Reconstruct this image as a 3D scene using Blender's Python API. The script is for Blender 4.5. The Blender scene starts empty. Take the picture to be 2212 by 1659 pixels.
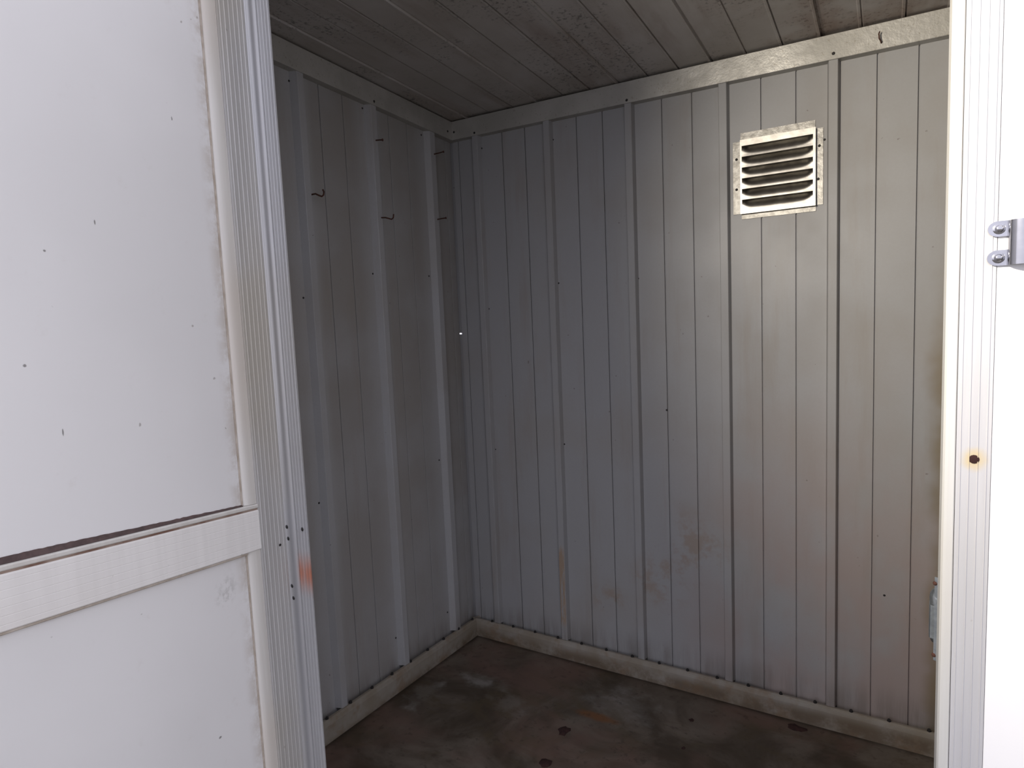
import bpy, bmesh, math, random
from mathutils import Vector, Matrix

scene = bpy.context.scene
random.seed(7)

# ------------------------------------------------------------------ camera
F_PX = 1369.99
YAW, PITCH, ROLL = 0.5358, -0.0946, -0.0433
CAM = Vector((1.536, -2.1897, 1.2716))

def cam_axes(yaw, pitch, roll):
    fw = Vector((-math.sin(yaw) * math.cos(pitch), math.cos(yaw) * math.cos(pitch), math.sin(pitch)))
    r = Vector((math.cos(yaw), math.sin(yaw), 0))
    u = r.cross(fw)
    return math.cos(roll) * r + math.sin(roll) * u, -math.sin(roll) * r + math.cos(roll) * u, fw

R_, U_, FW_ = cam_axes(YAW, PITCH, ROLL)
cd = bpy.data.cameras.new('camera')
cam = bpy.data.objects.new('camera', cd)
scene.collection.objects.link(cam)
cd.sensor_fit = 'HORIZONTAL'
cd.sensor_width = 36.0
cd.lens = F_PX / 2212.0 * 36.0
cd.clip_start = 0.02
m = Matrix.Identity(4)
for i in range(3):
    m[i][0], m[i][1], m[i][2], m[i][3] = R_[i], U_[i], -FW_[i], CAM[i]
cam.matrix_world = m
scene.camera = cam

# ------------------------------------------------------------------ overcast daylight, and the photographer's flash
world = bpy.data.worlds.new('sky')
scene.world = world
world.use_nodes = True
bg = world.node_tree.nodes['Background']
bg.inputs['Color'].default_value = (0.885, 0.88, 1.0, 1)
bg.inputs['Strength'].default_value = 1.5

# hand-held flash beside the camera: a warm beam pointed at the right half of the back wall
fd = bpy.data.lights.new('hand_flash', 'SPOT')
fd.energy = 180
fd.color = (1.0, 0.90, 0.74)
fd.spot_size = math.radians(84)
fd.spot_blend = 1.0
fd.shadow_soft_size = 0.02
flash = bpy.data.objects.new('hand_flash', fd)
scene.collection.objects.link(flash)
flash.location = (0.78, -2.30, 1.90)
AIM = Vector((2.60, 0.0, 1.46))
flash.rotation_euler = (AIM - flash.location).to_track_quat('-Z', 'Y').to_euler()

scene.view_settings.view_transform = 'Standard'
scene.view_settings.look = 'None'
scene.view_settings.exposure = 0.0
scene.view_settings.gamma = 1.0
scene.view_settings.use_curve_mapping = False

# ------------------------------------------------------------------ constants of the shed (metres)
P = 0.32                       # rib pitch of the profiled sheet
H = 0.024                      # rib height: rib tops lie at 0, the flats at H behind
SX, SY = -0.0112, -0.040       # the cabin stands slightly racked: its levels slope a little
XR = 2.33                      # right wall
YF = -1.30                     # front plane
ZT0, ZT1 = 2.024, 2.094        # ceiling trim
ZC = 2.10                      # ceiling
ZF = -0.074                    # floor

def sh(x, y, z):
    return Vector((x, y, z + SX * x + SY * y))

# ------------------------------------------------------------------ materials
class NT:
    def __init__(self, name):
        self.mat = bpy.data.materials.new(name)
        self.mat.use_nodes = True
        self.nt = self.mat.node_tree
        self.bsdf = self.nt.nodes['Principled BSDF']
        self._pos = None
    def n(self, t, **kw):
        nd = self.nt.nodes.new(t)
        for k, v in kw.items():
            setattr(nd, k, v)
        return nd
    def set(self, sock, v):
        if hasattr(v, 'is_linked') or isinstance(v, bpy.types.NodeSocket):
            self.nt.links.new(v, sock)
        else:
            if sock.type == 'RGBA' and len(v) == 3:
                v = (*v, 1)
            sock.default_value = v
    def pos(self):
        if self._pos is None:
            self._pos = self.n('ShaderNodeNewGeometry').outputs['Position']
        return self._pos
    def axis(self, i):
        if not hasattr(self, '_sep'):
            s = self.n('ShaderNodeSeparateXYZ')
            self.set(s.inputs[0], self.pos())
            self._sep = s
        return self._sep.outputs[i]
    def scaled(self, sc, off=(0, 0, 0)):
        mp = self.n('ShaderNodeMapping')
        self.set(mp.inputs['Vector'], self.pos())
        mp.inputs['Scale'].default_value = sc
        mp.inputs['Location'].default_value = off
        return mp.outputs[0]
    def noise(self, scale, detail=4, rough=0.6, vec=None, dist=0.0):
        t = self.n('ShaderNodeTexNoise')
        self.set(t.inputs['Vector'], vec if vec is not None else self.pos())
        t.inputs['Scale'].default_value = scale
        t.inputs['Detail'].default_value = detail
        t.inputs['Roughness'].default_value = rough
        t.inputs['Distortion'].default_value = dist
        return t.outputs['Fac']
    def ramp(self, v, a, b, lo=0.0, hi=1.0):
        r = self.n('ShaderNodeMapRange', interpolation_type='SMOOTHSTEP')
        self.set(r.inputs['Value'], v)
        r.inputs['From Min'].default_value = a
        r.inputs['From Max'].default_value = b
        r.inputs['To Min'].default_value = lo
        r.inputs['To Max'].default_value = hi
        return r.outputs[0]
    def math(self, op, a, b=None):
        q = self.n('ShaderNodeMath', operation=op)
        self.set(q.inputs[0], a)
        if b is not None:
            self.set(q.inputs[1], b)
        return q.outputs[0]
    def mul(self, *a):
        o = a[0]
        for b in a[1:]:
            o = self.math('MULTIPLY', o, b)
        return o
    def band(self, ax, lo, hi, soft):
        v = self.axis(ax)
        return self.mul(self.ramp(v, lo - soft, lo + soft), self.ramp(v, hi - soft, hi + soft, 1, 0))
    def spot(self, c, r, soft=0.5, wob=None, squash=(1, 1, 1)):
        """soft blob around the point c; wob = (noise scale, amount) roughens its rim"""
        d = self.n('ShaderNodeVectorMath', operation='SUBTRACT')
        self.set(d.inputs[0], self.pos())
        d.inputs[1].default_value = c
        s = self.n('ShaderNodeVectorMath', operation='MULTIPLY')
        self.set(s.inputs[0], d.outputs[0])
        s.inputs[1].default_value = squash
        l = self.n('ShaderNodeVectorMath', operation='LENGTH')
        self.set(l.inputs[0], s.outputs[0])
        v = l.outputs['Value']
        if wob:
            k = self.math('SUBTRACT', self.noise(wob[0], 3, 0.6), 0.5)
            v = self.math('ADD', v, self.mul(k, wob[1]))
        return self.ramp(v, r * (1 - soft), r * (1 + soft), 1, 0)
    def mix(self, f, a, b):
        q = self.n('ShaderNodeMix', data_type='RGBA')
        self.set(q.inputs[0], f)
        self.set(q.inputs[6], a)
        self.set(q.inputs[7], b)
        return q.outputs[2]
    def out(self, col, rough=0.6, metal=0.0, spec=0.5, bump=None, bump_str=0.2, bump_dist=0.002):
        b = self.bsdf
        self.set(b.inputs['Base Color'], col)
        self.set(b.inputs['Roughness'], rough)
        self.set(b.inputs['Metallic'], metal)
        self.set(b.inputs['Specular IOR Level'], spec)
        if bump is not None:
            q = self.n('ShaderNodeBump')
            q.inputs['Strength'].default_value = bump_str
            q.inputs['Distance'].default_value = bump_dist
            self.set(q.inputs['Height'], bump)
            self.nt.links.new(q.outputs[0], b.inputs['Normal'])
        return self.mat

def wall_paint(name, base, left=False):
    t = NT(name)
    big = t.noise(3.1, 3, 0.55)
    streak = t.noise(1.0, 5, 0.65, t.scaled((16, 16, 1.6)))
    fine = t.noise(150, 2, 0.5)
    dots = t.noise(55, 2, 0.5)
    c = t.mix(t.ramp(fine, 0.3, 0.7, 0.0, 0.10), base, (0.30, 0.29, 0.28))
    if left:
        # brown film of grime in the middle of each bay, greyer bands beside the ribs paint in the sky's reflection
        ph = t.math('FRACT', t.math('ADD', t.math('MULTIPLY', t.axis(1), 1 / (1.006 * P)), 10.36))
        bay = t.mul(t.ramp(ph, 0.0, 0.14), t.ramp(ph, 0.62, 0.92, 1, 0))
        hgt = t.ramp(t.axis(2), 0.15, 1.1, 0.65, 1.0)
        gr = t.mul(bay, hgt, t.ramp(big, 0.30, 0.6, 0.55, 1.0))
        c = t.mix(t.mul(gr, 0.55), c, (0.245, 0.222, 0.188))
    c = t.mix(t.mul(t.ramp(big, 0.42, 0.7), 0.30), c, (0.32, 0.29, 0.255))
    c = t.mix(t.mul(t.ramp(streak, 0.5, 0.78), 0.38), c, (0.29, 0.25, 0.205))
    if not left:
        # reddish film low on the right of the back wall
        rn = t.noise(2.6, 4, 0.65, t.scaled((1, 1, 0.7), (3, 1, 5)))
        red = t.mul(t.ramp(t.axis(0), 0.75, 1.25), t.ramp(t.axis(2), 1.3, 0.15, 0.0, 1.0), t.ramp(rn, 0.36, 0.62))
        c = t.mix(t.mul(red, 0.55), c, (0.38, 0.27, 0.23))
        # brown patch spreading along the doorway side
        ed = t.mul(t.ramp(t.math('ADD', t.axis(0), t.mul(t.noise(5.0, 3, 0.6), 0.10)), 1.685, 1.745), t.ramp(t.axis(2), 1.6, 1.0))
        c = t.mix(t.mul(ed, 0.8), c, (0.21, 0.16, 0.085))
        # rubbed patches low beside the ribs
        pn = t.ramp(t.noise(9, 4, 0.7), 0.45, 0.62)
        for cc, r in (((0.62, H, 0.19), 0.06), ((0.82, H, 0.30), 0.09), ((0.95, H, 0.45), 0.12)):
            c = t.mix(t.mul(t.spot(cc, r, 0.6), pn, 0.6), c, (0.30, 0.23, 0.17))
        # flaked strip at the foot of the second rib
        fl = t.mul(t.band(0, 0.411, 0.441, 0.004), t.band(2, 0.06, 0.375, 0.02), t.ramp(t.axis(1), 0.010, 0.004),
                   t.ramp(t.noise(1.0, 4, 0.7, t.scaled((90, 90, 14))), 0.36, 0.52))
        c = t.mix(t.mul(fl, 0.85), c, (0.36, 0.26, 0.175))
    low = t.mul(t.ramp(t.axis(2), 0.10, 0.0), t.ramp(streak, 0.35, 0.6))
    c = t.mix(t.mul(low, 0.5), c, (0.16, 0.14, 0.12))
    c = t.mix(t.mul(t.ramp(dots, 0.755, 0.80), 0.6), c, (0.14, 0.12, 0.10))
    r = t.ramp(big, 0.3, 0.7, 0.42, 0.6)
    return t.out(c, r, 0.0, 0.45, t.noise(40, 3, 0.6), 0.08, 0.002)

M = {}
M['wall'] = wall_paint('painted_sheet', (0.36, 0.362, 0.368))
M['wall_left'] = wall_paint('painted_sheet_grimy', (0.42, 0.425, 0.435), True)

def ceiling_mat():
    t = NT('mouldy_ceiling_sheet')
    b = t.noise(2.4, 4, 0.6)
    st = t.noise(1.0, 5, 0.65, t.scaled((9, 1.6, 4)))
    mould = t.noise(85, 3, 0.6)
    patch = t.noise(5, 3, 0.6)
    c = t.mix(t.ramp(b, 0.35, 0.65), (0.52, 0.50, 0.485), (0.43, 0.405, 0.375))
    c = t.mix(t.mul(t.ramp(st, 0.46, 0.72), 0.6), c, (0.30, 0.24, 0.205))
    c = t.mix(t.mul(t.ramp(mould, 0.52, 0.68), t.ramp(patch, 0.42, 0.62), 0.75), c, (0.12, 0.12, 0.11))
    c = t.mix(t.mul(t.ramp(t.axis(0), 0.9, 1.5), t.ramp(patch, 0.40, 0.65), 0.5), c, (0.26, 0.17, 0.13))
    return t.out(c, 0.62, 0, 0.35, mould, 0.1, 0.001)
M['ceiling'] = ceiling_mat()

def trim_mat():
    t = NT('dull_galvanised_trim')
    b = t.noise(6, 3, 0.6)
    c = t.mix(t.ramp(b, 0.35, 0.65), (0.47, 0.46, 0.43), (0.39, 0.38, 0.35))
    sp = t.noise(120, 2, 0.5)
    c = t.mix(t.mul(t.ramp(sp, 0.62, 0.72), 0.5), c, (0.25, 0.22, 0.17))
    return t.out(c, t.ramp(b, 0.3, 0.7, 0.36, 0.52), 0.22, 0.5, t.noise(45, 3, 0.7), 0.35, 0.003)
M['trim'] = trim_mat()

def base_mat():
    t = NT('grubby_baseboard')
    b = t.noise(5, 4, 0.65)
    c = t.mix(t.ramp(b, 0.35, 0.65), (0.34, 0.315, 0.275), (0.27, 0.235, 0.185))
    lo = t.mul(t.ramp(t.axis(2), -0.02, -0.06), t.ramp(t.noise(11, 4, 0.7), 0.3, 0.6))
    c = t.mix(t.mul(lo, 0.8), c, (0.13, 0.09, 0.055))
    rs = t.mul(t.ramp(t.noise(7, 4, 0.7, t.scaled((1, 1, 1), (9, 4, 2))), 0.5, 0.66), 0.5)
    c = t.mix(rs, c, (0.22, 0.14, 0.08))
    return t.out(c, 0.6, 0, 0.35, t.noise(60, 3, 0.6), 0.15, 0.002)
M['base'] = base_mat()

def floor_mat():
    t = NT('stained_floor_board')
    w = t.noise(3.2, 5, 0.65, None, 0.8)
    w2 = t.noise(5.5, 5, 0.65, t.scaled((1, 1.6, 1), (4, 7, 0)), 0.6)
    w3 = t.noise(2.3, 4, 0.6, t.scaled((1, 1, 1), (11, 3, 0)), 0.5)
    c = t.mix(t.ramp(w, 0.36, 0.66), (0.062, 0.046, 0.031), (0.17, 0.142, 0.115))
    c = t.mix(t.mul(t.ramp(w2, 0.48, 0.66), 0.7), c, (0.095, 0.072, 0.042))
    c = t.mix(t.mul(t.ramp(w3, 0.46, 0.66), 0.65), c, (0.19, 0.118, 0.095))
    for cc, r, sq in (((0.24, -0.31, -0.07), 0.075, (1, 2.2, 1)), ((0.10, -0.50, -0.06), 0.07, (1.8, 1, 1)), ((0.40, -0.40, -0.07), 0.06, (1, 1.5, 1)),
                      ((0.75, -0.20, -0.07), 0.10, (1, 1.3, 1))):
        c = t.mix(t.mul(t.spot(cc, r, 0.7, (16, 0.26), sq), t.ramp(w2, 0.35, 0.55, 1.0, 0.35), 0.9), c, (0.25, 0.235, 0.215))
    # rust-coloured smear
    d = Matrix.Rotation(0.0, 3, 'Z')
    c = t.mix(t.mul(t.spot((0.70, -0.315, -0.07), 0.020, 0.5, (30, 0.02), (0.30, 1, 1)), 0.8), c, (0.20, 0.085, 0.03))
    # near-black strip with a wavy edge along the baseboards
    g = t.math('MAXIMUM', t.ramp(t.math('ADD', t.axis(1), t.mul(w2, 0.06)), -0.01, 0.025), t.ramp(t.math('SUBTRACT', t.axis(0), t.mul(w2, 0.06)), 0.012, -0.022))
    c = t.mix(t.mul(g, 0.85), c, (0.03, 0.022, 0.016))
    c = t.mix(t.mul(t.ramp(t.noise(38, 3, 0.6), 0.58, 0.7), 0.45), c, (0.05, 0.04, 0.03))
    return t.out(c, t.ramp(w, 0.3, 0.7, 0.45, 0.75), 0, 0.35, w2, 0.25, 0.006)
M['floor'] = floor_mat()

def white_panel(name, leaf=False):
    t = NT(name)
    b = t.noise(2.2, 3, 0.5)
    sp = t.noise(60, 1, 0.4)
    c = t.mix(t.ramp(b, 0.35, 0.65), (0.80, 0.795, 0.79), (0.755, 0.75, 0.745))
    c = t.mix(t.mul(t.ramp(sp, 0.80, 0.83), 0.6), c, (0.25, 0.23, 0.21))
    c = t.mix(t.mul(t.ramp(t.noise(24, 4, 0.7), 0.6, 0.8), 0.10), c, (0.48, 0.42, 0.36))
    return t, c

def leaf_panel_mat():
    t, c = white_panel('white_door_panel')
    # grubby rim where the sheet meets its bead, a grey smear of cobweb dirt in the corner
    st = t.noise(18, 4, 0.7)
    rim = t.mul(t.ramp(t.axis(1), -1.455, -1.420), t.ramp(st, 0.38, 0.6))
    c = t.mix(t.mul(rim, 0.55), c, (0.42, 0.35, 0.28))
    for s_, z_, r_, sq in ((0.4062, 1.3738, 0.0018, (1, 1, 1)), (0.4085, 1.1068, 0.0022, (1, 2.0, 0.45)), (0.1797, 1.6368, 0.0016, (1, 1.5, 0.5)), (0.1954, 0.5058, 0.0030, (1, 1, 1.5)),
                           (0.4487, 1.2063, 0.0022, (1, 1, 1)), (0.33, 1.43, 0.0022, (1, 2, 0.6))):
        q = (0.4618 + 0.077 * s_ - 0.0122, -1.3201 - 0.997 * s_, z_ + 0.08 * s_)
        c = t.mix(t.mul(t.spot(q, r_, 0.4, (300, 0.002), sq), 0.75), c, (0.12, 0.11, 0.105))
    web = t.mul(t.spot((0.456, -1.475, 0.79), 0.020, 0.7, (40, 0.05), (1, 1.0, 0.7)), t.ramp(t.noise(60, 3, 0.7), 0.42, 0.6))
    c = t.mix(t.mul(web, 0.45), c, (0.40, 0.39, 0.37))
    return t.out(c, 0.42, 0, 0.45, t.noise(90, 2, 0.5), 0.03, 0.001)
M['leaf_panel'] = leaf_panel_mat()
t_, c_ = white_panel('white_front_panel')
c_ = t_.mix(0.6, c_, (0.94, 0.94, 0.94))
M['front_panel'] = t_.out(c_, 0.45, 0, 0.4)

def profile_mat(name, a, b, warm, metal=0.2, rough=0.42, orange=False, rust=False):
    t = NT(name)
    st = t.noise(1.0, 4, 0.6, t.scaled((60, 60, 2.5)))
    big = t.noise(2.5, 3, 0.5)
    c = t.mix(t.ramp(st, 0.35, 0.65), a, b)
    c = t.mix(t.mul(t.ramp(big, 0.4, 0.65), 0.55), c, warm)
    if orange:
        o = t.mul(t.band(2, 0.735, 0.790, 0.03), t.ramp(t.axis(0), 0.455, 0.462), t.ramp(st, 0.25, 0.6, 0.55, 1.0))
        c = t.mix(t.mul(o, 0.8), c, (0.55, 0.17, 0.075))
    if rust:
        c = t.mix(t.mul(t.spot((1.6243, YF, 1.0927), 0.0105, 0.55, (90, 0.006), (1, 1, 0.9)), 0.75), c, (0.62, 0.50, 0.27))
    c = t.mix(t.mul(t.ramp(t.noise(65, 2, 0.5), 0.76, 0.82), 0.5), c, (0.25, 0.22, 0.19))
    return t.out(c, rough, metal, 0.5)
M['stile'] = profile_mat('ribbed_aluminium_stile', (0.53, 0.525, 0.52), (0.47, 0.465, 0.46), (0.46, 0.42, 0.34))
M['bead'] = profile_mat('cream_bead', (0.66, 0.645, 0.61), (0.60, 0.58, 0.545), (0.58, 0.52, 0.45), 0.0, 0.35)
M['rail'] = profile_mat('pale_rail', (0.83, 0.815, 0.79), (0.79, 0.775, 0.75), (0.72, 0.69, 0.65), 0.0, 0.5)
M['jamb'] = profile_mat('ribbed_aluminium_jamb', (0.47, 0.47, 0.48), (0.42, 0.42, 0.43), (0.42, 0.405, 0.38), 0.3, 0.38, orange=True)
M['front_stile'] = profile_mat('ribbed_front_stile', (0.60, 0.60, 0.61), (0.55, 0.55, 0.565), (0.55, 0.55, 0.54), 0.25, 0.4, rust=True)
M['front_edge'] = profile_mat('front_edge_strip', (0.64, 0.64, 0.62), (0.6, 0.6, 0.575), (0.58, 0.56, 0.50), 0.15, 0.4)

def plain(name, col, rough=0.6, metal=0.0, noise=None, col2=None, spec=0.4, bump=0.0):
    t = NT(name)
    c = col
    nz = t.noise(noise or 40, 3, 0.6)
    if col2:
        c = t.mix(t.ramp(nz, 0.35, 0.65), col, col2)
    else:
        c = t.mix(t.ramp(nz, 0.35, 0.65), col, tuple(0.85 * v for v in col))
    return t.out(c, rough, metal, spec, nz if bump else None, bump, 0.002)
M['gasket'] = plain('dirt_filled_gasket', (0.075, 0.052, 0.05), 0.85, 0, 60, (0.11, 0.075, 0.07))
M['brown_joint'] = plain('rust_stained_joint', (0.20, 0.115, 0.085), 0.8, 0, 22, (0.36, 0.28, 0.23))
M['tan_joint'] = plain('tan_dirty_joint', (0.43, 0.37, 0.31), 0.7, 0, 35, (0.56, 0.50, 0.44))
M['screw'] = plain('dark_screw', (0.022, 0.02, 0.02), 0.6, 0.0, 80)
M['rust'] = plain('rusty_iron', (0.10, 0.04, 0.028), 0.85, 0.1, 120, (0.06, 0.028, 0.02), bump=0.3)
M['galv'] = plain('bright_galvanised_sheet', (0.41, 0.395, 0.365), 0.38, 1.0, 28, (0.32, 0.305, 0.28), bump=0.12)
M['flange'] = plain('dull_galvanised_flange', (0.37, 0.36, 0.335), 0.45, 0.75, 60, (0.25, 0.24, 0.22), bump=0.5)
M['chrome'] = plain('polished_chrome', (0.50, 0.50, 0.53), 0.16, 1.0, 30)
M['zinc'] = plain('zinc_plated_steel', (0.40, 0.43, 0.44), 0.3, 0.85, 60, (0.28, 0.31, 0.32), bump=0.2)
M['hole'] = plain('rusty_hole', (0.035, 0.012, 0.010), 0.9, 0, 60)
M['debris'] = plain('dark_debris', (0.030, 0.014, 0.013), 0.9, 0, 90, (0.05, 0.022, 0.018), bump=0.5)
M['ground'] = plain('outdoor_ground', (0.24, 0.22, 0.19), 0.9, 0, 6, (0.18, 0.17, 0.14))
M['shell'] = plain('outer_shell', (0.45, 0.45, 0.46), 0.6)

# ------------------------------------------------------------------ mesh helpers
class MB:
    def __init__(self):
        self.v, self.f = [], []
    def prism(self, prof, fn, t0, t1):
        """closed 2-D outline swept from t0 to t1; fn(p, q, t) gives the point"""
        n, k = len(prof), len(self.v)
        for t in (t0, t1):
            for p, q in prof:
                self.v.append(Vector(fn(p, q, t)))
        for i in range(n):
            j = (i + 1) % n
            self.f.append((k + i, k + j, k + n + j, k + n + i))
        self.f.append(tuple(range(k, k + n)))
        self.f.append(tuple(range(k + 2 * n - 1, k + n - 1, -1)))
        return self
    def box(self, x0, x1, y0, y1, z0, z1, fn=sh):
        return self.prism([(x0, y0), (x1, y0), (x1, y1), (x0, y1)], fn, z0, z1)
    def tube(self, pts, r, seg=8):
        pts = [Vector(p) for p in pts]
        k = len(self.v)
        up = None
        for i, p in enumerate(pts):
            d = (pts[min(i + 1, len(pts) - 1)] - pts[max(i - 1, 0)]).normalized()
            if up is None:
                up = d.orthogonal().normalized()
            a = (up - d * up.dot(d)).normalized()
            up = a
            b = d.cross(a)
            rr = r[i] if isinstance(r, (list, tuple)) else r
            for s in range(seg):
                w = 2 * math.pi * s / seg
                self.v.append(p + rr * (math.cos(w) * a + math.sin(w) * b))
        for i in range(len(pts) - 1):
            for s in range(seg):
                q = (s + 1) % seg
                self.f.append((k + i * seg + s, k + i * seg + q, k + (i + 1) * seg + q, k + (i + 1) * seg + s))
        self.f.append(tuple(range(k, k + seg))[::-1])
        e = k + (len(pts) - 1) * seg
        self.f.append(tuple(range(e, e + seg)))
        return self
    def dome(self, c, nrm, r, hgt, seg=10, rings=3):
        c, nrm = Vector(c), Vector(nrm).normalized()
        a = nrm.orthogonal().normalized()
        b = nrm.cross(a)
        k = len(self.v)
        for i in range(rings):
            ph = (math.pi / 2) * i / rings
            for s in range(seg):
                w = 2 * math.pi * s / seg
                self.v.append(c + r * math.cos(ph) * (math.cos(w) * a + math.sin(w) * b) + nrm * hgt * math.sin(ph))
        self.v.append(c + nrm * hgt)
        for i in range(rings - 1):
            for s in range(seg):
                q = (s + 1) % seg
                self.f.append((k + i * seg + s, k + i * seg + q, k + (i + 1) * seg + q, k + (i + 1) * seg + s))
        top = k + rings * seg
        for s in range(seg):
            self.f.append((k + (rings - 1) * seg + s, k + (rings - 1) * seg + (s + 1) % seg, top))
        self.f.append(tuple(range(k, k + seg))[::-1])
        return self
    def build(self, name, mat, parent=None, smooth=False):
        xs = [p.x for p in self.v]; ys = [p.y for p in self.v]; zs = [p.z for p in self.v]
        o = Vector(((min(xs) + max(xs)) / 2, (min(ys) + max(ys)) / 2, min(zs)))
        me = bpy.data.meshes.new(name)
        me.from_pydata([p - o for p in self.v], [], self.f)
        bm = bmesh.new(); bm.from_mesh(me)
        bmesh.ops.recalc_face_normals(bm, faces=bm.faces)
        bm.to_mesh(me); bm.free()
        if smooth:
            me.polygons.foreach_set('use_smooth', [True] * len(me.polygons))
            me.set_sharp_from_angle(angle=math.radians(38))
        me.materials.append(M[mat])
        ob = bpy.data.objects.new(name, me)
        scene.collection.objects.link(ob)
        place(ob, o, parent)
        return ob

WLOC = {}
def place(ob, o, parent):
    if parent is not None:
        ob.parent = parent
        ob.location = o - WLOC[parent.name]
    else:
        ob.location = o
    WLOC[ob.name] = o.copy()

def empty(name, loc):
    ob = bpy.data.objects.new(name, None)
    ob.empty_display_size = 0.05
    scene.collection.objects.link(ob)
    place(ob, Vector(loc), None)
    return ob

def copy_to(src, o, parent):
    c = src.copy()
    scene.collection.objects.link(c)
    c.parent = None
    place(c, Vector(o), parent)
    return c

def tag(ob, label, cat, group=None, kind=None):
    ob['label'] = label
    ob['category'] = cat
    if group: ob['group'] = group
    if kind: ob['kind'] = kind
    return ob

def struct(ob, label, cat):
    return tag(ob, label, cat, None, 'structure')

# ------------------------------------------------------------------ the cabin shell
GAP = 0.0018
def strip_profile(a, b, front, back, ch=0.0007):
    """outline across a strip: a..b along the wall, front..back through it, chamfered towards the room (front < back)"""
    return [(a, back), (b, back), (b, front + ch), (b - ch, front), (a + ch, front), (a, front + ch)]

# --- back wall
wb = MB()
PIN = (-0.0185, 1.2405)          # daylight shows through a pinhole in the corner joint
px, pz = PIN
wb.box(-0.0140, XR + 0.03, H + 0.007, H + 0.03, ZF - 0.03, ZC + 0.03)
wb.box(-0.060, -0.0140, H + 0.007, H + 0.03, ZF - 0.03, pz - 0.0030)
wb.box(-0.060, -0.0140, H + 0.007, H + 0.03, pz + 0.0030, ZC + 0.03)
wall_back = struct(wb.build('wall_back', 'wall'), 'long back wall of grey painted ribbed sheet with a louvred vent', 'wall')

RIBW = 0.08
def back_strip(a, b):
    mb = MB()
    prof = strip_profile(a + GAP, b - GAP, H, H + 0.0068)
    mb.prism(prof, sh, ZF + 0.0005, ZT0 + 0.03)
    mb.build('panel_strip', 'wall', wall_back)
FL = 0.016
edges = [-0.012 / P, 0.045]
back_strip(-0.0165, 0.045 * P)
back_strip(0.045 * P, 0.305 * P)
for k in range(7):
    r0, r1 = (k + 0.305) * P, (k + 0.305 + RIBW) * P
    mb = MB()
    fl = FL * P
    mb.prism([(r0 - fl, H + 0.003), (r1 + fl, H + 0.003), (r1, 0.0015), (r1 - 0.0015, 0), (r0 + 0.0015, 0), (r0, 0.0015)], sh, 0.0, ZT0 + 0.006)
    mb.build('rib', 'wall', wall_back)
    c = [r1 + fl * 0.4, (k + 0.70) * P, (k + 1.02) * P, min((k + 1.305) * P - fl * 0.4, XR - 0.001)]
    for a, b in zip(c, c[1:]):
        if b > a + 0.01 and a < XR:
            back_strip(a, min(b, XR))

# --- left wall
wl = MB()
wl.box(-H - 0.03, -H - 0.007, YF, H + 0.0065, ZF - 0.03, ZC + 0.03)
wall_left = struct(wl.build('wall_left', 'wall_left'), 'short left wall of grimy grey ribbed sheet with rusty hooks', 'wall')
def left_strip(a, b):
    mb = MB()
    prof = [(-q, p) for p, q in strip_profile(a + GAP, b - GAP, H, H + 0.0068)]
    mb.prism(prof, sh, ZF + 0.0005, ZT0 + 0.03)
    mb.build('panel_strip', 'wall_left', wall_left)
lribs = [(-0.452, -0.352), (-1.474, -1.390), (-2.467, -2.388), (-3.475, -3.395)]
fl = 0.035 * P
for a, b in lribs:
    mb = MB()
    a, b = a * P, b * P
    mb.prism([(-H - 0.003, a - fl), (-H - 0.003, b + 0.005), (-0.0015, b), (0, b - 0.0015), (0, a + 0.0015), (-0.0015, a)], sh, 0.0, ZT0 + 0.006)
    mb.build('rib', 'wall_left', wall_left)
lcuts = [(H / P, -0.05, -0.350), (-0.46, -0.80, -1.118, -1.388), (-1.478, -1.82, -2.14, -2.386), (-2.472, -2.81, -3.13, -3.393), (-3.48, -3.80, -4.0)]
for cset in lcuts:
    for b, a in zip(cset, cset[1:]):
        left_strip(a * P, b * P)

# --- right wall (outside the frame)
wr = MB()
wr.box(XR, XR + 0.03, YF, H + 0.03, ZF - 0.03, ZC + 0.03)
wall_right = struct(wr.build('wall_right', 'wall'), 'grey sheet side wall at the right end behind the front panel', 'wall')

# --- ceiling
ce = MB()
ce.box(-H - 0.03, XR + 0.03, YF - 0.02, H + 0.03, ZC + 0.006, ZC + 0.03)
ceiling = struct(ce.build('ceiling', 'ceiling'), 'low mouldy ceiling of stepped sheet metal strips', 'ceiling')
k = 0
x0 = -H
seams = [(0.243 + i / 3) * P for i in range(0, 22)]
lift = [0.000, 0.0035, 0.0012]
for i, x1 in enumerate(seams + [XR]):
    x1 = min(x1, XR)
    if x1 - x0 > 0.01:
        zt = ZC + lift[i % 3]
        mb = MB()
        c = 0.004
        g = 0.0016
        # a strip whose right edge turns down in a small lip
        prof = [(x0 + g, ZC + 0.008), (x1 - g, ZC + 0.008), (x1 - g, zt - 0.0022), (x1 - 0.007, zt - 0.0022), (x1 - 0.010, zt), (x0 + c, zt), (x0 + g, zt + 0.002)]
        mb.prism(prof, lambda p, q, t: sh(p, t, q), YF + 0.002, H + 0.006)
        mb.build('ceiling_strip', 'ceiling', ceiling)
    x0 = x1

# --- floor
fo = MB()
fo.box(-H - 0.03, XR + 0.03, YF - 0.01, H + 0.03, ZF - 0.03, ZF)
floor = struct(fo.build('floor', 'floor'), 'brown stained floor board of the cabin', 'floor')

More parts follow.
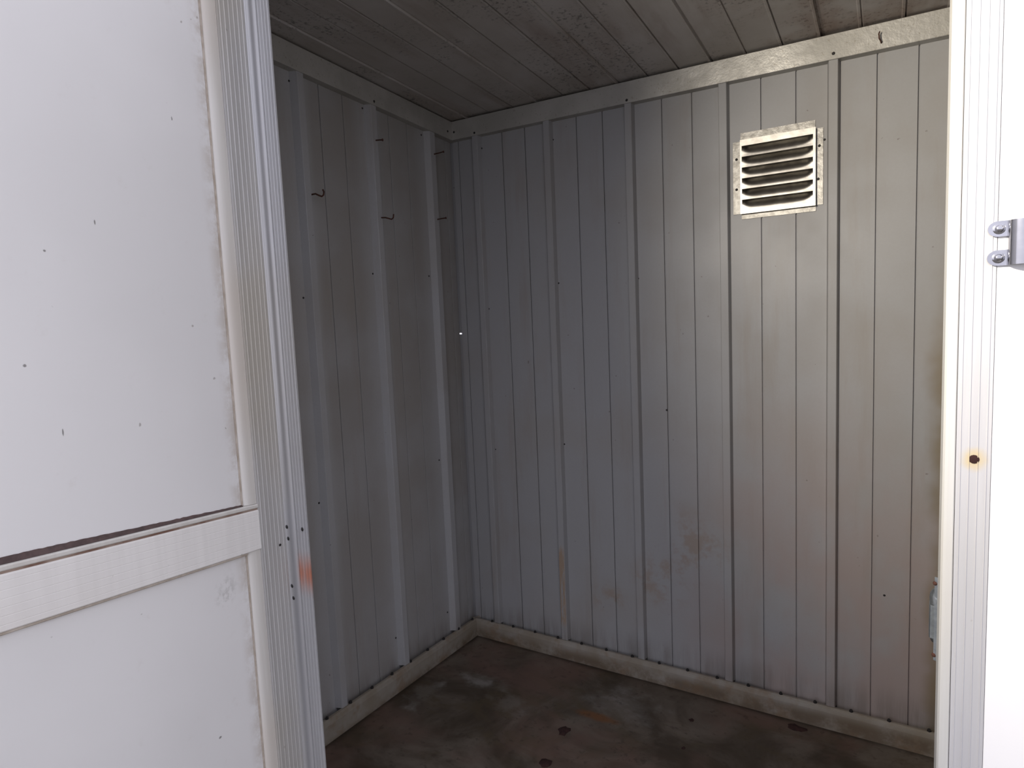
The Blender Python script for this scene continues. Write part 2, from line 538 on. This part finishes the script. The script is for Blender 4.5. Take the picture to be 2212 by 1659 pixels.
# --- trims along the ceiling
def trim_profile():
    return [(H + 0.004, ZT1), (H + 0.004, ZT0), (-0.0035, ZT0), (-0.0042, ZT0 + 0.0012), (-0.0105, ZT1 - 0.0015), (-0.0090, ZT1)]
mb = MB().prism(trim_profile(), lambda p, q, t: sh(t, p, q), -0.0035, XR - 0.002)
trim_1 = struct(mb.build('trim_1', 'trim'), 'galvanised angle trim between ceiling and back wall', 'trim')
mb = MB().prism([(-p, q) for p, q in trim_profile()], lambda p, q, t: sh(p, t, q), YF + 0.06, 0.0235)
trim_2 = struct(mb.build('trim_2', 'trim'), 'dull angle trim between ceiling and left wall', 'trim')

# --- baseboards
def base_profile():
    return [(0.0045, ZF), (0.0045, -0.0005), (-0.004, -0.0005), (-0.010, -0.005), (-0.013, -0.017), (-0.013, ZF)]
mb = MB().prism(base_profile(), lambda p, q, t: sh(t, p, q), -0.014, XR - 0.002)
baseboard_back = struct(mb.build('baseboard_back', 'base'), 'grubby cream baseboard along the back wall', 'baseboard')
mb = MB().prism([(-p, q) for p, q in base_profile()], lambda p, q, t: sh(p, t, q), YF + 0.06, 0.0235)
baseboard_left = struct(mb.build('baseboard_left', 'base'), 'grubby cream baseboard along the left wall', 'baseboard')

# --- screws and rivets
def screw_set(parent, nrm, pts, r=0.0042, hgt=0.0026, name='screw', mat='screw'):
    first = None
    for p in pts:
        w = sh(*p)
        if first is None:
            first = MB().dome(w, nrm, r, hgt, 8, 2).build(name, mat, parent, True)
            off = WLOC[first.name] - w
        else:
            copy_to(first, w + off, parent)
screw_set(wall_back, (0, -1, 0), [(0.128, H, 1.979), (0.447, H, 1.959), (0.127, H, 1.339), (0.127, H, 0.753), (0.449, H, 1.425), (0.449, H, 0.798), (0.766, H, 1.423), (0.860, H, 0.951), (1.538, H, 0.397), (1.366, H, 1.805)], 0.0036)
screw_set(wall_left, (1, 0, 0), [(-H, -0.800, 1.996), (-H, -0.488, 2.010), (-H, -0.488, 1.448), (-H, -0.168, 1.466), (-H, -0.806, 1.347), (-H, -0.168, 0.727), (-H, -0.804, 0.695), (-H, -0.168, 0.084), (-H, -0.488, 0.109), (-H, -0.790, 0.064), (-H, -0.168, 2.006)], 0.0036)
screw_set(trim_1, (0, -1, 0), [(0.115, -0.0050, 2.034), (0.750, -0.0050, 2.034), (1.391, -0.0056, 2.040), (0.018, -0.0068, 2.053)], 0.0048)
screw_set(trim_2, (1, 0, 0), [(0.0052, -0.459, 2.036), (0.0066, -0.034, 2.051)], 0.0048)
screw_set(baseboard_back, (0, -0.3, 1), [(0.105 * i - 0.02, 0.001, -0.0005) for i in range(1, 22)], 0.0062, 0.010, 'rivet')
screw_set(baseboard_left, (0.3, 0, 1), [(-0.001, -0.025 - 0.104 * i, -0.0005) for i in range(0, 11)], 0.0062, 0.010, 'rivet')

# ------------------------------------------------------------------ doorway: left jamb, front wall, header
def vert(p, q, t):
    return Vector((p, q, t))
ZB, ZH = -0.16, 2.17

def ridged(a, b, n, y, amp, w, out=-1):
    """points from a to b along a face at depth y with n fine ridges standing out"""
    pts = [(a, y)]
    for i in range(n):
        c = a + (b - a) * (i + 0.5) / n
        pts += [(c - w, y), (c - w * 0.4, y + out * amp), (c + w * 0.4, y + out * amp), (c + w, y)]
    pts.append((b, y))
    return pts

jamb = empty('trim_3', (0.45, YF + 0.03, ZB))
struct(jamb, 'ribbed aluminium door jamb with an orange paint mark beside the open leaf', 'door frame')
# ribbed face strip
mb = MB()
prof = ridged(0.4600, 0.4955, 4, YF, 0.0010, 0.0009) + [(0.4952, YF + 0.002), (0.4600, YF + 0.012)]
mb.prism(prof, vert, ZB, ZH)
mb.build('ribbed_face', 'jamb', jamb)
# half-round strip beside it
mb = MB()
cx, rr = 0.4440, 0.0150
arc = [(cx + rr * math.cos(a), YF + 0.004 - 0.011 * math.sin(a)) for a in [math.pi - i * math.pi / 10 for i in range(11)]]
mb.prism(arc + [(0.4592, YF + 0.010), (cx - rr, YF + 0.016)], vert, ZB, ZH)
mb.build('rounded_strip', 'jamb', jamb, True)
mb = MB()
mb.box(0.380, 0.4288, YF + 0.006, YF + 0.045, ZB, ZH, vert)
mb.build('rear_post', 'jamb', jamb)
first = None
for x, z in ((0.4380, 0.8614), (0.4400, 0.836), (0.4400, 0.7312), (0.4420, 0.7044)):
    c = Vector((x, YF - 0.0068, z))
    if first is None:
        first = MB().dome(c, (-0.1, -1, 0), 0.0045, 0.0012, 8, 2).build('screw_hole', 'screw', jamb, True)
        off = WLOC[first.name] - c
    else:
        copy_to(first, c + off, jamb)
copy_to(first, Vector((0.4795, YF - 0.0012, 0.8597)) + off, jamb)

# front wall left of the doorway (behind the open leaf) and above it
fw1 = MB()
fw1.box(-H - 0.03, 0.3795, YF, YF + 0.045, ZB, 2.19, vert)
wf = struct(fw1.build('wall_front', 'shell'), 'pale outer front wall hidden behind the open door leaf', 'wall')
hd = MB()
hd.box(0.381, XR + 0.03, YF, YF + 0.045, 2.172, 2.20, vert)
hd.build('header', 'shell', wf)
# sill
si = MB()
si.box(0.4965, 1.594, YF - 0.005, YF + 0.045, ZF - 0.05, ZF + 0.004)
struct(si.build('trim_5', 'jamb'), 'metal sill across the foot of the doorway', 'door sill')

# right side of the doorway
door_2 = empty('door_2', (1.62, YF + 0.02, ZB))
struct(door_2, 'bright white front panel with ribbed stile at the right of the doorway', 'door')
XE = 1.5945
mb = MB()
prof = [(XE, YF + 0.040), (XE, YF + 0.003), (XE + 0.002, YF + 0.0005), (XE + 0.005, YF), (XE + 0.0112, YF), (XE + 0.0122, YF + 0.001), (XE + 0.0122, YF + 0.040)]
mb.prism(prof, vert, ZB, ZH)
mb.build('edge_strip', 'front_edge', door_2)
mb = MB()
prof = ridged(1.6072, 1.6400, 4, YF, 0.0007, 0.0007) + [(1.6400, YF + 0.03), (1.6072, YF + 0.03)]
mb.prism(prof, vert, ZB, ZH)
stile2 = mb.build('ribbed_stile', 'front_stile', door_2)
mb = MB()
mb.prism([(1.6405, YF + 0.03), (1.6405, YF + 0.0012), (1.6415, YF + 0.0004), (XR + 0.03, YF + 0.0004), (XR + 0.03, YF + 0.03)], vert, ZB, ZH)
panel2 = mb.build('front_panel', 'front_panel', door_2)
mb = MB().box(1.603, XR + 0.03, YF + 0.0305, YF + 0.042, ZB, ZH, vert)
mb.build('back_sheet', 'shell', door_2)
mb = MB()
mb.dome((1.6243, YF - 0.0004, 1.0927), (0, -1, 0), 0.0052, 0.0007, 14, 2)
mb.build('rusted_hole', 'hole', stile2, True)['label'] = 'dark rusted bolt hole with a yellow halo'

# ------------------------------------------------------------------ open door leaf on the left
HP = Vector((0.4618, -1.3201, 0))
DL = Vector((-0.077, 0.997, 0)); NL = Vector((0.997, 0.077, 0))
def leaf(s, t, z):
    q = HP - DL * s + NL * t
    return Vector((q.x, q.y, z + 0.08 * s))
door = empty('door_1', leaf(0.02, -0.02, -0.12))
struct(door, 'open white panelled door leaf with a pale middle rail, at the left', 'door')
LZ0, LZ1 = -0.12, 2.04
LEN = 0.86
# hinge stile with fine ridges
mb = MB()
prof = ridged(0.012, 0.0735, 6, 0.0, 0.0010, 0.0010, 1)
prof = [(0.0075, -0.035), (0.0075, -0.006), (0.0095, -0.0015)] + prof + [(0.0735, -0.035)]
mb.prism(prof, leaf, LZ0, LZ1)
hst = mb.build('hinge_stile', 'stile', door)
c = leaf(0.0273, 0.0, 0.8369)
MB().dome(c, NL, 0.0033, 0.0018, 8, 2).build('screw', 'screw', hst, True)
# closing stile (outside the frame)
mb = MB()
prof = [(LEN - 0.0735, -0.035)] + ridged(LEN - 0.0735, LEN, 6, 0.0, 0.0011, 0.0014, 1) + [(LEN, -0.035)]
mb.prism(prof, leaf, LZ0, LZ1)
mb.build('closing_stile', 'stile', door)
# rails: pieces run along s
def along(prof, s0, s1):
    return MB().prism(prof, lambda p, q, t: leaf(t, p, q), s0, s1)
S0, S1 = 0.0738, LEN - 0.0738
def rail_prof(z0, z1, n):
    pts = [(-0.034, z1), (-0.034, z0)]
    out = [(-0.003, z0), (-0.001, z0 + 0.002)]
    for i in range(n):
        z = z0 + 0.004 + (z1 - z0 - 0.008) * (i + 0.5) / n
        out += [(-0.001, z - 0.0008), (-0.00115, z - 0.0003), (-0.00115, z + 0.0003), (-0.001, z + 0.0008)]
    return pts + out + [(-0.001, z1 - 0.002), (-0.003, z1)]
RZ0, RZ1 = 0.8402, 0.9205
along(rail_prof(RZ0, RZ1, 6), S0, S1).build('middle_rail', 'rail', door)
along(rail_prof(LZ0, LZ0 + 0.09, 6), S0, S1).build('bottom_rail', 'rail', door)
along(rail_prof(LZ1 - 0.08, LZ1, 6), S0, S1).build('top_rail', 'rail', door)
# joint, bead and gasket above the rail; the gasket sags and widens away from the hinges
along([(-0.030, 0.9205), (-0.004, 0.9205), (-0.004, 0.9245), (-0.030, 0.9245)], S0, S1).build('rail_joint', 'brown_joint', door)
along([(-0.030, 0.9247), (-0.002, 0.9247), (-0.0008, 0.9262), (-0.0008, 0.9305), (-0.003, 0.9325), (-0.030, 0.9325)], S0, S1).build('rail_bead', 'bead', door)
mb = MB()
n = 110
k0 = 0
for i in range(n + 1):
    s = 0.104 + (S1 - 0.104) * i / n
    w = 0.0022 + 0.0062 * min(1.0, (s - 0.104) / 0.34) + random.uniform(-0.0005, 0.0007)
    for p, q in ((-0.020, 0.9320), (-0.0095, 0.9320), (-0.0065, 0.9330), (-0.0108, 0.9330 + w), (-0.020, 0.9330 + w)):
        mb.v.append(leaf(s, p, q))
for i in range(n):
    for j in range(5):
        a, b = i * 5 + j, i * 5 + (j + 1) % 5
        mb.f.append((a, b, b + 5, a + 5))
mb.f += [(0, 1, 2, 3, 4), tuple(n * 5 + j for j in (4, 3, 2, 1, 0))]
mb.build('gasket', 'gasket', door)['label'] = 'dark dirt-filled gasket line above the rail'
# tan bead below the rail
along([(-0.030, 0.8335), (-0.0105, 0.8335), (-0.006, 0.8350), (-0.0042, 0.8370), (-0.0058, 0.8400), (-0.030, 0.8400)], 0.1045, S1).build('lower_bead', 'tan_joint', door)
# vertical beads between stile and panels
def vbead(z0, z1):
    prof = [(0.0740, -0.030), (0.0740, -0.0040)]
    for i in range(7):
        a = math.pi / 2 * i / 6
        prof.append((0.0775 + 0.0225 * math.sin(a), -0.0035 - 0.0075 * (1 - math.cos(a))))
    prof += [(0.1000, -0.030)]
    return MB().prism(prof, leaf, z0, z1)
vbead(0.9330, LZ1 - 0.081).build('panel_bead', 'bead', door, True)
vbead(LZ0 + 0.091, 0.8400).build('panel_bead', 'bead', door, True)
def rim(z0, z1):
    return MB().prism([(0.1004, -0.03), (0.1004, -0.0112), (0.1040, -0.0112), (0.1040, -0.03)], leaf, z0, z1)
rim(0.9335, LZ1 - 0.081).build('panel_seal', 'tan_joint', door)
rim(LZ0 + 0.091, 0.8333).build('panel_seal', 'tan_joint', door)
MB().prism([(0.1044, -0.03), (0.1044, -0.0122), (S1, -0.0122), (S1, -0.03)], leaf, 0.9335, LZ1 - 0.081).build('upper_panel', 'leaf_panel', door)
MB().prism([(0.1044, -0.03), (0.1044, -0.0122), (S1, -0.0122), (S1, -0.03)], leaf, LZ0 + 0.091, 0.8333).build('lower_panel', 'leaf_panel', door)

# ------------------------------------------------------------------ louvred vent on the back wall
VX0, VX1, VZ0, VZ1 = 1.1224, 1.3428, 1.6075, 1.8405
vent = empty('ventilation_grille', sh(1.232, H, 1.594))
tag(vent, 'square galvanised ventilation grille with six louvres on the back wall', 'vent')
YV = H - 0.0185
def vz(x, z):
    return z + (x - 1.232) * 0.010            # hung a touch askew
def vp(x, y, z):
    return sh(x, y, vz(x, z))
# flanges folded out behind the face, one on each side
def flange(x0, x1, z0, z1):
    mb = MB()
    mb.prism([(x0, H - 0.0035), (x1, H - 0.0035), (x1, H - 0.0004), (x0, H - 0.0004)], vp, z0, z1)
    return mb.build('flange', 'flange', vent)
flL = flange(1.0975, 1.1218, 1.6105, 1.8400)
flR = flange(1.3434, 1.3625, 1.6110, 1.8400)
flange(1.1215, 1.3405, 1.8412, 1.8655)
flange(1.1235, 1.3425, 1.5930, 1.6068)
first = None
for x, z, par in ((1.1085, 1.7855, flL), (1.1080, 1.690, flL), (1.3518, 1.787, flR), (1.3490, 1.6885, flR)):
    c = vp(x, H - 0.0036, z)
    if first is None:
        first = MB().dome(c, (0, -1, 0), 0.0044, 0.0032, 8, 2).build('screw', 'screw', par, True)
        off = WLOC[first.name] - c
    else:
        copy_to(first, c + off, par)
# face frame: margins around the louvres
LX0, LX1 = 1.1275, 1.3355
rows = [1.8210 - 0.0338 * i for i in range(7)]
def fpiece(name, x0, x1, z0, z1):
    mb = MB()
    mb.prism([(x0, YV), (x1, YV), (x1, H - 0.0004), (x0, H - 0.0004)], vp, z0, z1)
    return mb.build(name, 'galv', vent)
fpiece('face_margin', VX0, LX0 - 0.0001, VZ0, VZ1)
fpiece('face_margin', LX1 + 0.0001, VX1, VZ0, VZ1)
fpiece('face_margin', LX0, LX1, rows[0] + 0.0001, VZ1)
fpiece('face_margin', LX0, LX1, VZ0, rows[6] - 0.0001)
# each louvre is a pressed scoop: straight upper slot, rounded lower rim, deepest just under the slot
NU, NVv = 36, 12
for i in range(6):
    mb = MB()
    zt, zb = rows[i], rows[i + 1] + 0.0001
    for j in range(NVv + 1):
        v = j / NVv                          # 0 at the slot, 1 at the next row
        for u in range(NU + 1):
            a = -1 + 2 * u / NU
            edge = max(0.0, 1 - abs(a) ** 7)
            reach = 0.80 * edge ** 0.55      # how far down the scoop goes at this place
            d = 0.0
            if reach > 0.02 and v < reach:
                w = v / reach
                d = 0.0175 * min(1.0, edge * 1.6) * (1 - w) ** 1.5
            lip = 0.0006 * max(0.0, (v - 0.72) / 0.28) * min(1, edge * 1.3)   # brow of the next slot bulges a little
            x = LX0 + (LX1 - LX0) * u / NU
            mb.v.append(vp(x, YV + d - lip, zt + (zb - zt) * v))
    for j in range(NVv):
        for u in range(NU):
            a = j * (NU + 1) + u
            mb.f.append((a, a + 1, a + NU + 2, a + NU + 1))
    # roof of the slot
    k = len(mb.v)
    for u in range(NU + 1):
        mb.v.append(vp(LX0 + (LX1 - LX0) * u / NU, YV - (0.0006 * min(1, max(0, 1 - abs(-1 + 2 * u / NU) ** 7) * 1.3) if i else 0), zt))
    for u in range(NU):
        mb.f.append((u, k + u, k + u + 1, u + 1))
    mb.build('louvre', 'galv', vent, True)

# ------------------------------------------------------------------ rusty hooks and nails on the left wall
def hook(name, pts, r, label, group):
    o = MB().tube([sh(*p) for p in pts], r, 8).build(name, 'rust', None, True)
    return tag(o, label, 'hook' if 'hook' in name else 'nail', group)
G = 'rusty hangers on the left wall ribs'
def rel(y, z, pts):
    return [(-0.004 + px_, y + py_, z + pz_) for px_, py_, pz_ in pts]
hook('rusty_hook', rel(-0.762, 1.666, [(0, 0, 0), (0.018, 0, 0), (0.030, 0.002, -0.006), (0.040, 0.004, -0.010), (0.047, 0.005, -0.006), (0.049, 0.005, 0.003), (0.046, 0.004, 0.010)]), 0.0026,
     'curled rusty hook on the rib nearest the open door leaf', G)
hook('rusty_hook', rel(-0.452, 1.645, [(0, 0, 0), (0.022, 0, -0.002), (0.038, 0.002, -0.007), (0.046, 0.004, -0.010), (0.054, 0.005, -0.005), (0.056, 0.005, 0.007)]), 0.0024,
     'rusty hook with an upturned tip below a nail on the middle left rib', G)
hook('rusty_nail', rel(-0.456, 1.908, [(0, 0, 0), (0.020, 0, -0.002), (0.030, 0, -0.0035), (0.034, 0, -0.004), (0.0345, 0, -0.004)]), [0.0024, 0.0024, 0.0024, 0.0048, 0.0048],
     'stubby rusty nail near the top of the middle left rib', G)
hook('rusty_nail', rel(-0.123, 1.941, [(0, 0, 0), (0.030, 0, 0.001), (0.046, 0, 0.002), (0.049, 0, 0.002), (0.0495, 0, 0.002)]), [0.0024, 0.0024, 0.0024, 0.0046, 0.0046],
     'upper of two rusty nails beside the inner corner', G)
hook('rusty_nail', rel(-0.124, 1.690, [(0, 0, 0), (0.028, 0, 0.001), (0.042, 0, 0.001), (0.045, 0, 0.001), (0.0455, 0, 0.001)]), [0.0024, 0.0024, 0.0024, 0.0046, 0.0046],
     'lower of two rusty nails beside the inner corner', G)
# bent wire poking out of the back trim
o = MB().tube([sh(1.513, -0.006, 2.040), sh(1.512, -0.016, 2.041), sh(1.508, -0.021, 2.048), sh(1.507, -0.022, 2.060), sh(1.509, -0.022, 2.066)], 0.0019, 8).build('bent_wire', 'rust', None, True)
tag(o, 'short bent dark wire poking out of the back ceiling trim', 'wire')

# ------------------------------------------------------------------ latch hardware at the doorway's right side
lb = empty('latch_bracket', (1.655, YF, 1.311))
tag(lb, 'polished metal latch bracket with two screwed lugs on the white front panel', 'bracket')
YL = YF - 0.0008
for zc, rz in ((1.3524, 0.0085), (1.3208, 0.0085)):
    prof = []
    for i in range(13):
        a = math.pi / 2 + math.pi * i / 12
        prof.append((1.6405 + 0.0095 * math.cos(a), zc + rz * math.sin(a)))
    prof += [(1.6500, zc - rz), (1.6500, zc + rz)]
    mb = MB().prism(prof, lambda p, q, t: Vector((p, t, q)), YL, YL - 0.0022)
    lug = mb.build('lug', 'chrome', lb)
    mb = MB()
    w = [Vector((1.6412 + 0.0058 * math.cos(a * math.pi / 8), YL - 0.0022, zc + 0.0056 * math.sin(a * math.pi / 8))) for a in range(16)]
    mb.dome((1.6412, YL - 0.0021, zc), (0, -1, 0), 0.0062, 0.0012, 16, 2)
    wsh = mb.build('washer', 'chrome', lug, True)
    MB().dome((1.6414, YL - 0.0030, zc), (0, -1, 0), 0.0042, 0.0022, 12, 3).build('screw_head', 'chrome', lug, True)
prof = []
for i in range(15):
    a = math.pi - math.pi * i / 14
    prof.append((1.6690 + 0.0205 * math.cos(a), YL - 0.0018 - 0.0145 * math.sin(a) ** 0.8))
prof += [(1.6895, YL), (1.6485, YL)]
MB().prism(prof, vert, 1.3125, 1.3605).build('barrel', 'chrome', lb, True)

lk = empty('lock_keeper', (1.594, -1.25, 0.822))
tag(lk, 'zinc plated lock keeper behind the right door edge, low in the doorway', 'lock keeper')
YK = YF + 0.0402
def kbox(name, prof, z0, z1, mat='zinc', smooth=False):
    return MB().prism(prof, vert, z0, z1).build(name, mat, lk, smooth)
kbox('mounting_plate', [(1.5955, YK), (1.6180, YK), (1.6180, YK + 0.003), (1.5915, YK + 0.003)], 0.820, 0.930)
def rnd(x0, x1, y0, y1, r=0.003):
    p = []
    for cx_, cy_, a0 in ((x1 - r, y1 - r, 0), (x0 + r, y1 - r, 90), (x0 + r, y0 + r, 180), (x1 - r, y0 + r, 270)):
        for i in range(5):
            a = math.radians(a0 + 90 * i / 4)
            p.append((cx_ + r * math.cos(a), cy_ + r * math.sin(a)))
    return p
kbox('keeper_body', rnd(1.5868, 1.6100, YK + 0.0032, YK + 0.020), 0.848, 0.892, smooth=True)
mb = MB()
mb.tube([Vector((1.5985, YK + 0.0116, z)) for z in (0.8925, 0.899, 0.905, 0.9095, 0.9120)], [0.0112, 0.0118, 0.0112, 0.009, 0.005], 16)
mb.build('top_knob', 'zinc', lk, True)
mb = MB()
mb.tube([Vector((1.5985, YK + 0.0116, z)) for z in (0.8475, 0.842, 0.839)], [0.0112, 0.0095, 0.006], 16)
mb.build('bottom_cap', 'zinc', lk, True)
for z in (0.9215, 0.8265):
    MB().dome((1.5925, YK + 0.0035, z), (-0.7, -0.5, 0), 0.0032, 0.003, 8, 2).build('screw', 'rust', lk, True)

# ------------------------------------------------------------------ debris on the floor
def clump(x, y, rx, ry, hgt, label, seed):
    rnd_ = random.Random(seed)
    mb = MB()
    base = sh(x, y, ZF + 0.0004)
    seg, rings = 14, 4
    jit = [1 + rnd_.uniform(-0.28, 0.22) for _ in range(seg)]
    for i in range(rings):
        f_ = 1 - i / rings
        for s in range(seg):
            a = 2 * math.pi * s / seg
            q = f_ ** 0.6 * jit[s] * (1 + rnd_.uniform(-0.06, 0.06))
            mb.v.append(Vector((base.x + rx * q * math.cos(a), base.y + ry * q * math.sin(a), base.z + hgt * (i / rings) * (1 + rnd_.uniform(-0.25, 0.25)))))
    mb.v.append(base + Vector((0, 0, hgt)))
    for i in range(rings - 1):
        for s in range(seg):
            q = (s + 1) % seg
            mb.f.append((i * seg + s, i * seg + q, (i + 1) * seg + q, (i + 1) * seg + s))
    for s in range(seg):
        mb.f.append(((rings - 1) * seg + s, (rings - 1) * seg + (s + 1) % seg, rings * seg))
    mb.f.append(tuple(range(seg))[::-1])
    return tag(mb.build('debris_clump', 'debris', None, True), label, 'debris', 'dark debris on the floor')
clump(0.638, -0.442, 0.020, 0.026, 0.006, 'round dark red clump of debris in the middle of the floor', 1)
clump(1.294, -0.055, 0.028, 0.020, 0.006, 'dark clump of debris beside the back baseboard below the vent', 2)
clump(0.985, -0.178, 0.009, 0.009, 0.004, 'small dark speck of debris between the two larger clumps', 3)
clump(0.662, -0.612, 0.020, 0.024, 0.006, 'dark debris clump at the bottom edge, nearest the camera', 4)
clump(1.002, -0.338, 0.006, 0.007, 0.003, 'tiny dark crumb on the bare floor nearer the doorway', 5)

# ------------------------------------------------------------------ ground outside (beyond the frame)
g = MB()
g.box(-6, 8, -12, -1.32, -0.30, -0.20, vert)
struct(g.build('ground', 'ground'), 'trodden earth ground outside in front of the doorway', 'ground')
g = MB()
g.box(-0.05, XR + 0.05, -1.319, 0.08, -0.30, -0.125, vert)
struct(g.build('foundation', 'ground'), 'low footing under the cabin floor', 'foundation')
